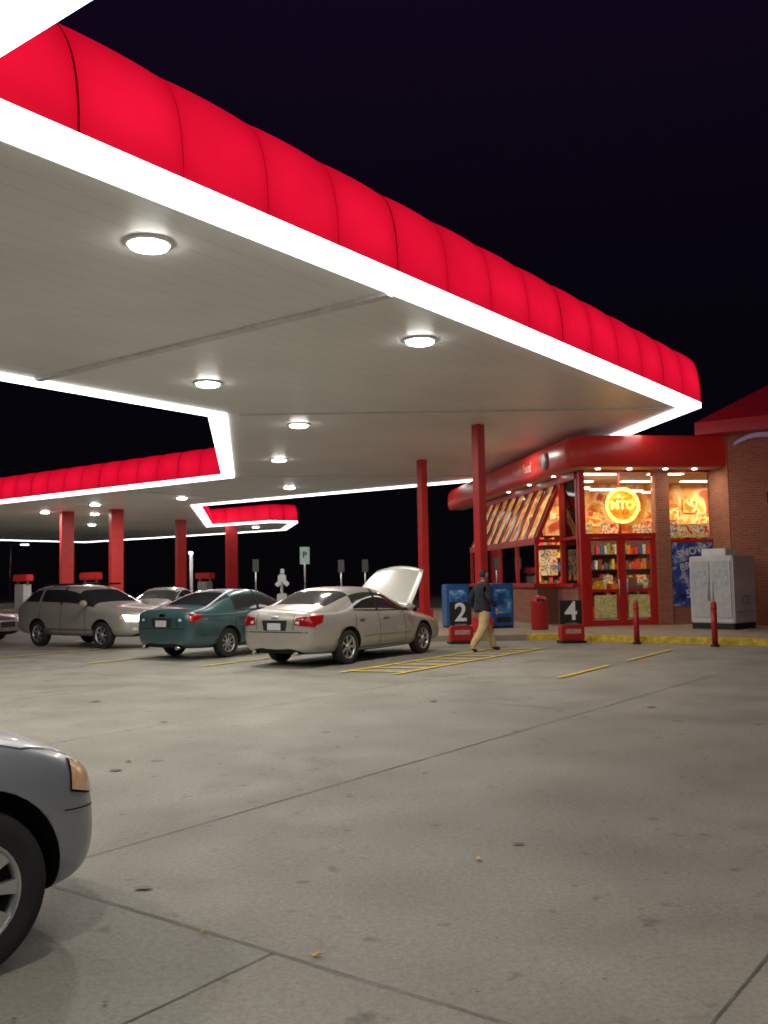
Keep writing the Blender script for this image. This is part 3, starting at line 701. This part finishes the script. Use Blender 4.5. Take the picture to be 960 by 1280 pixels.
SILV=mat("silver_paint",(.43,.40,.365),.34,.4,noise=.03,coat=.5)
sed=[hoodS(2.44,.5,.34,.5,.60),hoodS(2.36,.74,.24,.55,.68),hoodS(2.1,.88,.2,.6,.77),hoodS(1.4,.93,.2,.7,.90),hoodS(.98,.94,.2,.78,.97),
     cabS(.25,.94,.19,.8,.985,.70,1.44,xr=.10),cabS(-.45,.94,.19,.82,1.0,.73,1.49),cabS(-1.15,.94,.2,.86,1.03,.70,1.46,xr=-1.15),
     hoodS(-1.98,.93,.22,.92,1.08),hoodS(-2.34,.89,.24,.90,1.07),hoodS(-2.49,.8,.28,.86,1.01),hoodS(-2.55,.6,.36,.72,.84)]
sglass={(4,5),(4,6),(4,7),(5,5),(6,5),(7,6),(7,7)}
def sed_extra(openhood=False,paint=SILV):
    def f(root,decal,line,cast):
        for s in (-1,1):
            for x in (.62,-.35,-1.22): line("door_seam",'y',[(x,.3),(x+.0,.62),(x-.02 if x>-1 else x+.06,.96)],.014,SEAM,s)
            line("sill_line",'y',[(.62,.3),(-1.22,.3)],.014,SEAM,s)
            line("moulding",'y',[(.85,.55),(-.9,.56)],.05,paint,s,.012)
            line("b_pillar",'y',[(-.38,.99),(-.36,1.42)],.07,SEAM,s,.007)
            line("a_pillar",'y',[(.98,.97),(.58,1.17),(.18,1.36),(.06,1.40)],.055,paint,s,.009)
            line("roof_rail",'y',[(.07,1.40),(-.45,1.45),(-1.12,1.405)],.045,paint,s,.009)
            line("c_pillar",'y',[(-1.14,1.41),(-1.30,1.05)],.10,paint,s,.009)
            line("belt_trim",'y',[(.9,.97),(-.4,1.0),(-1.2,1.03)],.02,SEAM,s,.008)
            for x in (-.12,-.98): 
                h=cast('y',x,.86,s)
                if h[0]: box("door_handle",h[0]+Vector((0,s*.02,0)),(.2,.035,.035),paint,root,bevel=.01)
            box("mirror",(.68,s*1.02,1.04),(.13,.2,.13),paint,root,bevel=.04); box("mirror_arm",(.7,s*.92,1.0),(.06,.14,.05),SEAM,root)
            decal("tail_lamp",'x',[(s*.46,.80),(s*.84,.76),(s*.86,.97),(s*.5,.93)],TAIL,-1,.012)
            decal("tail_lamp_side",'y',[(-2.24,.84),(-2.44,.78),(-2.42,.96),(-2.16,.97)],TAIL,s,.012)
            decal("reverse_lamp",'x',[(s*.50,.82),(s*.58,.81),(s*.58,.86),(s*.5,.87)],CLR,-1,.02)
            decal("head_lamp",'x',[(s*.4,.58),(s*.78,.60),(s*.80,.72),(s*.42,.66)],CLR,1,.012)
            decal("side_marker",'y',[(2.05,.66),(2.22,.62),(2.22,.68),(2.05,.70)],AMB,s,.01)
        line("bumper_line",'x',[(-.84,.66),(0,.66),(.84,.66)],.016,SEAM,-1)
        line("trunk_line",'x',[(-.44,.70),(-.44,1.0)],.012,SEAM,-1); line("trunk_line",'x',[(.44,.70),(.44,1.0)],.012,SEAM,-1)
        decal("plate_recess",'x',[(-.26,.69),(.26,.69),(.3,.88),(-.3,.88)],SEAM,-1,.010)
        decal("licence_plate",'x',[(-.16,.70),(.16,.70),(.16,.83),(-.16,.83)],PLATE,-1,.02)
        decal("trunk_badge",'x',[(-.08,.91),(.08,.91),(.08,.96),(-.08,.96)],CHR,-1,.01)
        decal("grille",'x',[(-.3,.44),(.3,.44),(.3,.6),(-.3,.6)],SEAM,1,.01)
        for s in (-.5,.5): cyl("exhaust",(-2.5,s,.27),.035,.14,CHR,root,ry=math.radians(90))
        if openhood:
            V=[];F=[];nx,ny_=8,10;Lh=1.32;ang=math.radians(46)
            for side_ in (0,1):
                for i in range(nx+1):
                    for j in range(ny_+1):
                        t=i/nx; y=(-1+2*j/ny_); wd=.80-.18*t**2
                        lx=Lh*t*(1-.06*y*y); lz=.06*(1-y*y)-.10*t*t - side_*.03
                        V.append((.98+lx*math.cos(ang)-lz*math.sin(ang), y*wd, .99+lx*math.sin(ang)+lz*math.cos(ang)))
            m1=(nx+1)*(ny_+1)
            for sd in (0,1):
                for i in range(nx):
                    for j in range(ny_):
                        a=sd*m1+i*(ny_+1)+j; F.append((a,a+ny_+1,a+ny_+2,a+1))
            for i in range(nx):
                for j in (0,ny_):
                    a=i*(ny_+1)+j; F.append((a,a+ny_+1,a+ny_+1+m1,a+m1))
            for j in range(ny_):
                for i in (0,nx):
                    a=i*(ny_+1)+j; F.append((a,a+1,a+1+m1,a+m1))
            mesh("raised_bonnet",V,F,mat("bonnet_paint",(.56,.54,.50),.35,.25,noise=.03,coat=.4),root,smooth=True)
            cyl("bonnet_strut",(1.55,.6,1.15),.012,.9,SEAM,root,ry=math.radians(20))
            box("engine_block",(1.6,0,.93),(.6,.9,.12),UNDER,root,bevel=.03)
    return f
h33=(math.sin(math.radians(33)),math.cos(math.radians(33)))
c,h=place((-.80,18.15),h33,2.8,1.58,front=False)
build_car("parked_sedan",sed,sglass,SILV,2.8,1.58,.335,.22,.385,c,h,dark_faces={(2,6),(2,7),(3,6),(3,7)},extra=sed_extra(True))
TEAL=mat("teal_paint",(.055,.115,.125),.28,.4,noise=.03,coat=.6)
c,h=place((-3.45,20.3),h33,2.75,1.55,front=False)
sed2=[[ (p[0]*.985,p[1]*.97,p[2]*(1.0 if k<5 else .985)) for k,p in enumerate(s)] for s in sed]
build_car("parked_sedan",sed2,sglass,TEAL,2.75,1.52,.32,.2,.365,c,h,extra=sed_extra(False,paint=TEAL),rimr=.62,spokes=9)

GOLD=mat("pale_silver_paint",(.44,.42,.385),.32,.4,noise=.03,coat=.5)
suv=[hoodS(2.25,.55,.42,.6,.78),hoodS(2.17,.78,.32,.66,.88),hoodS(1.9,.88,.28,.74,.96),hoodS(1.4,.91,.27,.84,1.04),hoodS(1.0,.92,.27,.9,1.08),
     cabS(.42,.92,.27,.92,1.1,.7,1.54,xr=.22),cabS(-.5,.92,.27,.94,1.12,.74,1.62),cabS(-1.4,.92,.27,.96,1.14,.73,1.60),cabS(-1.95,.91,.28,.98,1.16,.68,1.53,xr=-1.82),
     hoodS(-2.22,.88,.32,.95,1.14,),hoodS(-2.32,.8,.4,.8,.98)]
vglass={(4,5),(4,6),(4,7),(5,5),(6,5),(7,5),(8,6),(8,7)}
def suv_extra(lit=True,paint=GOLD):
    def f(root,decal,line,cast):
        for s in (-1,1):
            for x in (.7,-.3,-1.2): line("door_seam",'y',[(x,.38),(x,.72),(x,1.08)],.014,SEAM,s)
            line("cladding",'y',[(1.0,.42),(-1.0,.42)],.14,mat("cladding",(.2,.18,.16),.5),s,.01)
            line("b_pillar",'y',[(-.34,1.1),(-.32,1.55)],.08,SEAM,s,.007); line("c_pillar",'y',[(-1.25,1.12),(-1.2,1.55)],.1,paint,s,.009)
            line("a_pillar",'y',[(1.0,1.09),(.6,1.3),(.22,1.5)],.07,paint,s,.009); line("roof_edge",'y',[(.22,1.5),(-.5,1.575),(-1.4,1.56),(-1.82,1.49)],.05,paint,s,.009)
            line("d_pillar",'y',[(-1.84,1.5),(-1.95,1.15)],.14,paint,s,.009)
            box("roof_rail",(-.6,s*.6,1.63),(1.7,.04,.05),SEAM,root,bevel=.012)
            box("mirror",(.78,s*1.02,1.14),(.13,.2,.15),paint,root,bevel=.04)
            decal("head_lamp",'x',[(s*.46,.68),(s*.76,.70),(s*.78,.84),(s*.48,.80)],HLON if lit else CLR,1,.015)
            decal("fog_lamp",'x',[(s*.5,.46),(s*.64,.47),(s*.64,.54),(s*.5,.53)],CLR,1,.015)
            decal("tail_lamp",'x',[(s*.55,.8),(s*.82,.8),(s*.82,1.05),(s*.55,1.05)],TAIL,-1,.015)
            decal("turn_lamp",'y',[(1.95,.74),(2.1,.72),(2.1,.80),(1.95,.84)],AMB,s,.01)
        decal("grille",'x',[(-.4,.66),(.4,.66),(.38,.8),(-.38,.8)],SEAM,1,.012)
        decal("grille_bar",'x',[(-.4,.72),(.4,.72),(.4,.74),(-.4,.74)],CHR,1,.018)
        decal("lower_intake",'x',[(-.45,.42),(.45,.42),(.45,.52),(-.45,.52)],SEAM,1,.012)
        decal("front_plate",'x',[(-.16,.54),(.16,.54),(.16,.64),(-.16,.64)],PLATE,1,.02)
        if lit:
            for s in (-1,1):
                ld=bpy.data.lights.new("headlamp",'SPOT'); ld.energy=40; ld.spot_size=math.radians(50); ld.color=(1,.95,.85); ld.shadow_soft_size=.06
                lo=bpy.data.objects.new("headlamp_beam",ld)
                lo.matrix_local=Matrix.Translation((2.34,s*.62,.76))@Matrix.Rotation(math.radians(-84),4,'Y'); link(lo,root)
    return f
hs=(math.cos(math.radians(-35)),math.sin(math.radians(-35)))
c,h=place((-7.1,23.7),hs,2.62,1.58,front=True)
build_car("parked_suv",suv,vglass,GOLD,2.62,1.56,.34,.22,.4,c,h,extra=suv_extra())
WH=mat("white_car_paint",(.5,.5,.5),.3,.2,coat=.5)
build_car("parked_sedan",sed2,sglass,WH,2.75,1.52,.32,.2,.365,(-8.8,37),Vector((-.2,-1)).normalized(),extra=sed_extra(False,paint=WH))
GRY=mat("grey_car_paint",(.2,.2,.2),.3,.4,coat=.5)
build_car("parked_sedan",sed2,sglass,GRY,2.75,1.52,.32,.2,.365,(-13.1,27.6),Vector((1,-.30)).normalized(),extra=sed_extra(False,paint=GRY))

# foreground minivan --------------------------------------------
SLV=mat("silver_blue_paint",(.34,.36,.395),.36,.45,noise=.02,coat=.4)
van=[hoodS(2.24,.45,.36,.55,.64),hoodS(2.19,.68,.27,.58,.73),hoodS(2.07,.84,.22,.65,.82),hoodS(1.78,.94,.2,.77,.94),hoodS(1.2,.97,.2,.88,1.05),
     cabS(.45,.98,.2,.95,1.1,.76,1.68,xr=.05),cabS(-.6,.98,.2,.97,1.12,.8,1.76),cabS(-2.0,.98,.2,.98,1.12,.78,1.74),cabS(-2.5,.95,.25,.98,1.12,.72,1.62,xr=-2.35),
     hoodS(-2.62,.9,.3,.9,1.08)]
def van_extra(root,decal,line,cast):
    for s in (-1,1):
        line("door_seam",'y',[(.78,.32),(.78,.7),(.72,1.02)],.012,SEAM,s)
        line("fender_moulding",'y',[(.8,.56),(-2.2,.56)],.06,SLV,s,.012)
        decal("head_lamp",'x',[(s*.42,.60),(s*.76,.64),(s*.78,.76),(s*.46,.71)],CLR,1,.01)
        decal("corner_lamp_bezel",'y',[(1.968,.682),(2.112,.640),(2.117,.760),(1.988,.818)],SEAM,s,.004,nx=10,nz=8)
        decal("corner_lamp",'y',[(1.975,.690),(2.108,.648),(2.112,.752),(1.994,.808)],AMB,s,.010,nx=10,nz=8)
        line("bumper_gap",'y',[(1.93,.61),(2.14,.585)],.006,SEAM,s,.004)
    line("hood_gap",'z',[(1.25,-.86),(1.75,-.83),(2.03,-.70)],.008,SEAM)
    line("hood_gap",'z',[(1.25,.86),(1.75,.83),(2.03,.70)],.008,SEAM)
    decal("grille",'x',[(-.34,.56),(.34,.56),(.34,.66),(-.34,.66)],SEAM,1,.012)
hv=(math.sin(math.radians(44)),math.cos(math.radians(44)))
c,h=place((-1.78,3.95),hv,3.0,1.62,front=True)
build_car("parked_minivan",van,{(4,5),(4,6),(4,7),(5,5),(6,5),(7,5),(8,6),(8,7)},SLV,3.0,1.62,.345,.22,.42,c,h,level=3,extra=van_extra,rimr=.64,spokes=9)

# ------------------------------------------------------------------ gas pumps
def pump(x,y,rz):
    e_=empty("gas_pump",(x,y,0),rz)
    box("island",(0,0,.08),(1.6,3.0,.16),M['walk'],e_,bevel=.03)
    box("body",(0,0,.95),(.55,.95,1.55),mat("pump_grey",(.35,.35,.35),.4),e_,bevel=.03); box("screen",(.28,0,1.3),(.02,.5,.4),mat("pump_screen",(.1,.15,.1),.3,em=(.6,.8,.6),es=.3),e_)
    box("topper",(0,0,2.1),(.5,1.5,.42),mat("pump_red",(.4,.02,.02),.4,em=(1,.05,.03),es=.05),e_,bevel=.05)
    for s in (-1,1): box("post",(0,s*.5,1.85),(.1,.08,.4),M['steel'],e_); cyl("hose",(.32,s*.35,.9),.02,.9,M['dark'],e_); cyl("nozzle",(.33,s*.35,1.35),.03,.25,M['dark'],e_)
pump(-16.5,52.6,AX); pump(-12.4,64.6,AX); pump(-22,57,AX)

# ------------------------------------------------------------------ distant signs and lamp posts
def sign(nm,x,y,h_,w_,hh,m_,pole=.04):
    e_=empty(nm,(x,y,0)); cyl("pole",(0,0,h_/2),pole,h_,M['steel'],e_); box("panel",(0,-.05,h_-hh/2),(w_,.03,hh),m_,e_,bevel=.01); return e_
GS=mat("sign_face_white",(.5,.65,.6),.5,em=(.5,.75,.65),es=.12); DS=mat("sign_back",(.07,.07,.07),.6)
sg=sign("traffic_sign",-3.5,41,3.1,.42,.75,GS); sign("traffic_sign",-6.2,45,2.7,.3,.6,DS); sign("traffic_sign",-2.1,45,2.6,.3,.6,DS); sign("traffic_sign",-.95,45,2.6,.3,.6,DS)
text("sign_text","P",.36,(0,-.075,2.75),(math.radians(90),0,0),M['dark'],sg)
e_=empty("street_lamp",(-9.3,45,0)); cyl("pole",(0,0,1.5),.07,3.0,M['white'],e_); box("head",(0,-.1,3.05),(.16,.35,.14),mat("lamp_head_lit",(1,1,1),.4,em=(1,1,.95),es=4),e_,bevel=.03)
e_=empty("air_pump_station",(-4.4,40,0)); cyl("post",(0,0,.8),.06,1.6,M['steel'],e_);  # cluster of small white sign shapes on a post
AW=mat("air_white",(.6,.6,.6),.5,em=(1,1,1),es=.12)
box("gauge_housing",(0,0,1.72),(.34,.22,.42),AW,e_,bevel=.06); box("hose_reel",(-.17,0,1.5),(.24,.2,.2),AW,e_,bevel=.06); box("hose_reel",(.2,0,1.52),(.2,.2,.24),AW,e_,bevel=.06); box("sign_top",(.02,0,2.05),(.16,.06,.2),AW,e_,bevel=.02)
box("cabinet",(0,0,.7),(.4,.3,.8),M['white'],e_,bevel=.03)
e_=empty("street_lamp",(-42,105,0)); cyl("pole",(0,0,3.2),.12,6.4,M['steel'],e_); box("arm",(.8,0,6.3),(1.8,.1,.1),M['steel'],e_); box("head",(1.6,0,6.25),(.9,.3,.15),mat("far_lamp",(1,1,1),.4,em=(1,.95,.85),es=3),e_,bevel=.03)

# ------------------------------------------------------------------ person
SK=mat("skin",(.42,.24,.17),.5,noise=.05); JK=mat("navy_jacket",(.012,.014,.025),.85,noise=.3,nscale=12,bump=.4)
KH=mat("khaki_trousers",(.50,.37,.18),.85,noise=.15,nscale=10,bump=.3); SH=mat("shoe_leather",(.03,.022,.018),.5); HA=mat("dark_hair",(.012,.01,.009),.7)
def skinned(nm,pts,edges,radii,parent,mats,matfn,sub=2,root=0):
    me=bpy.data.meshes.new(nm); me.from_pydata(pts,edges,[])
    ob=bpy.data.objects.new(nm+"_t",me); COL.objects.link(ob)
    ob.modifiers.new("k",'SKIN'); 
    sv=me.skin_vertices[0].data
    for i,r in enumerate(radii):
        sv[i].radius=r if isinstance(r,tuple) else (r,r); sv[i].use_root=(i==root)
    s=ob.modifiers.new("s",'SUBSURF'); s.levels=sub; s.render_levels=sub
    dg=bpy.context.evaluated_depsgraph_get(); m2=bpy.data.meshes.new_from_object(ob.evaluated_get(dg)); bpy.data.objects.remove(ob)
    m2.materials.clear()
    for m_ in mats: m2.materials.append(m_)
    for p in m2.polygons: p.use_smooth=True; p.material_index=matfn(p.center)
    return link(bpy.data.objects.new(nm,m2),parent)
pe=empty("person",(2.12,20.6,0),math.radians(32))
pts=[(0,0,.95),(.0,0,1.1),(.02,0,1.26),(.03,0,1.40),(.03,0,1.50),(.05,0,1.57),
 (.02,.18,1.42),(-.10,.29,1.16),(.0,.31,.95), (.02,-.18,1.42),(-.04,-.30,1.15),(.15,-.28,.98),
 (.01,.095,.88),(.20,.10,.50),(.34,.09,.13),(.40,.09,.05),(.54,.10,.045),
 (-.01,-.095,.88),(-.08,-.10,.50),(-.34,-.09,.19),(-.37,-.09,.09),(-.25,-.10,.035)]
edges=[(0,1),(1,2),(2,3),(3,4),(4,5),(3,6),(6,7),(7,8),(3,9),(9,10),(10,11),(0,12),(12,13),(13,14),(14,15),(15,16),(0,17),(17,18),(18,19),(19,20),(20,21)]
radii=[(.17,.16),(.18,.16),(.19,.16),(.17,.14),.068,.058, .098,.078,.055,.098,.078,.055, .135,.105,.082,.05,.038, .135,.105,.082,.05,.038]
def pm(c):
    if c.z>1.50: return 2
    if c.z>.92 or abs(c.y)>.235: return 0
    if c.z<.085 and (c.x>.3 or c.x<-.2): return 3
    return 1
skinned("body",pts,edges,radii,pe,[JK,KH,SK,SH],pm)
jh=lathe("jacket_hem",[(.16,.0),(.205,.0),(.215,.05),(.20,.12),(.18,.2)],24,JK,pe,axis='Z',c=(0,0,.87)); jh.scale=(.88,1.0,1)
lathe("jacket_collar",[(.06,0),(.095,.0),(.08,.05),(.07,.05)],20,JK,pe,axis='Z',c=(.03,0,1.485))
bm=bmesh.new(); bmesh.ops.create_uvsphere(bm,u_segments=28,v_segments=20,radius=1)
for v in bm.verts:
    x,y,z=v.co
    k=1-.22*max(0,-z)**1.2
    nx_=x*.098*(1-.1*max(0,-z)); ny2=y*.077*k; nz_=z*.12
    if x>0.75 and -.35<z<.15 and abs(y)<.22: nx_+=.022*(1-abs(y)/.22)*(1-abs(z+.12)/.3 if abs(z+.12)<.3 else 0)
    if x>0.4 and z<-.7: nx_+=.012
    v.co=(nx_,ny2,nz_)
me=bpy.data.meshes.new("head"); bm.to_mesh(me); bm.free(); me.materials.append(SK)
for p in me.polygons: p.use_smooth=True
ho=bpy.data.objects.new("head",me); ho.location=(.065,0,1.665); link(ho,pe)
bm=bmesh.new(); bmesh.ops.create_uvsphere(bm,u_segments=28,v_segments=20,radius=1)
bmesh.ops.delete(bm,geom=[v for v in bm.verts if v.co.z<(-.45 if v.co.x<-.1 else .28+ .3*max(0,v.co.x))],context='VERTS')
for v in bm.verts: v.co=Vector((v.co.x*.108,v.co.y*.088,v.co.z*.13))
me=bpy.data.meshes.new("hair"); bm.to_mesh(me); bm.free(); me.materials.append(HA)
for p in me.polygons: p.use_smooth=True
ho=bpy.data.objects.new("cap_and_hair",me); ho.location=(.06,0,1.668); link(ho,pe)
box("cap_brim",(.175,0,1.715),(.09,.12,.012),HA,pe,ry=.15,bevel=.004)
for s in (-1,1):
    cyl("ear",(.06,s*.078,1.66),.026,.014,SK,pe,seg=14,rx=math.radians(90),bevel=.004); 
    cyl("eye",(.150,s*.03,1.672),.009,.006,HA,pe,seg=10,ry=math.radians(90))
box("mouth",(.155,0,1.60),(.008,.045,.007),mat("lips",(.3,.12,.1),.5),pe)
def hand(ax,ay,az,sgn,fwd):
    w0=Vector((ax,ay,az))
    skinned("palm",[w0,w0+Vector((fwd*.02,0,-.045)),w0+Vector((fwd*.035,0,-.085))],[(0,1),(1,2)],[(.026,.02),(.038,.018),(.038,.016)],pe,[SK],lambda c:0,1)
    for k in range(4):
        o=w0+Vector((fwd*.035+(k-1.5)*.021,0,-.085)); L=(.062,.072,.068,.052)[k]
        skinned("finger",[o,o+Vector((.004,-sgn*.006,-L*.5)),o+Vector((.006,-sgn*.022,-L*.95))],[(0,1),(1,2)],[.009,.0085,.007],pe,[SK],lambda c:0,1)
    o=w0+Vector((.03,0,-.035)); skinned("thumb",[o,o+Vector((.028,-sgn*.006,-.025)),o+Vector((.036,-sgn*.012,-.055))],[(0,1),(1,2)],[.011,.01,.008],pe,[SK],lambda c:0,1)
hand(.0,.31,.92,1,.3); hand(.165,-.28,.955,-1,.6)

# ------------------------------------------------------------------ camera
cd=bpy.data.cameras.new("camera"); cam=bpy.data.objects.new("camera",cd); COL.objects.link(cam)
cd.sensor_fit='VERTICAL'; cd.sensor_height=36; cd.lens=1170/1280*36; cd.clip_end=3000; cd.clip_start=.05
cd.dof.use_dof=True; cd.dof.focus_distance=6.5; cd.dof.aperture_fstop=4.0
cam.matrix_world=Matrix.Translation((0,0,1.6))@Matrix.Rotation(math.radians(90+4.155),4,'X')@Matrix.Rotation(math.radians(-1),4,'Z')
scene.camera=cam
scene.view_settings.view_transform='Standard'; scene.view_settings.look='None'; scene.view_settings.exposure=0
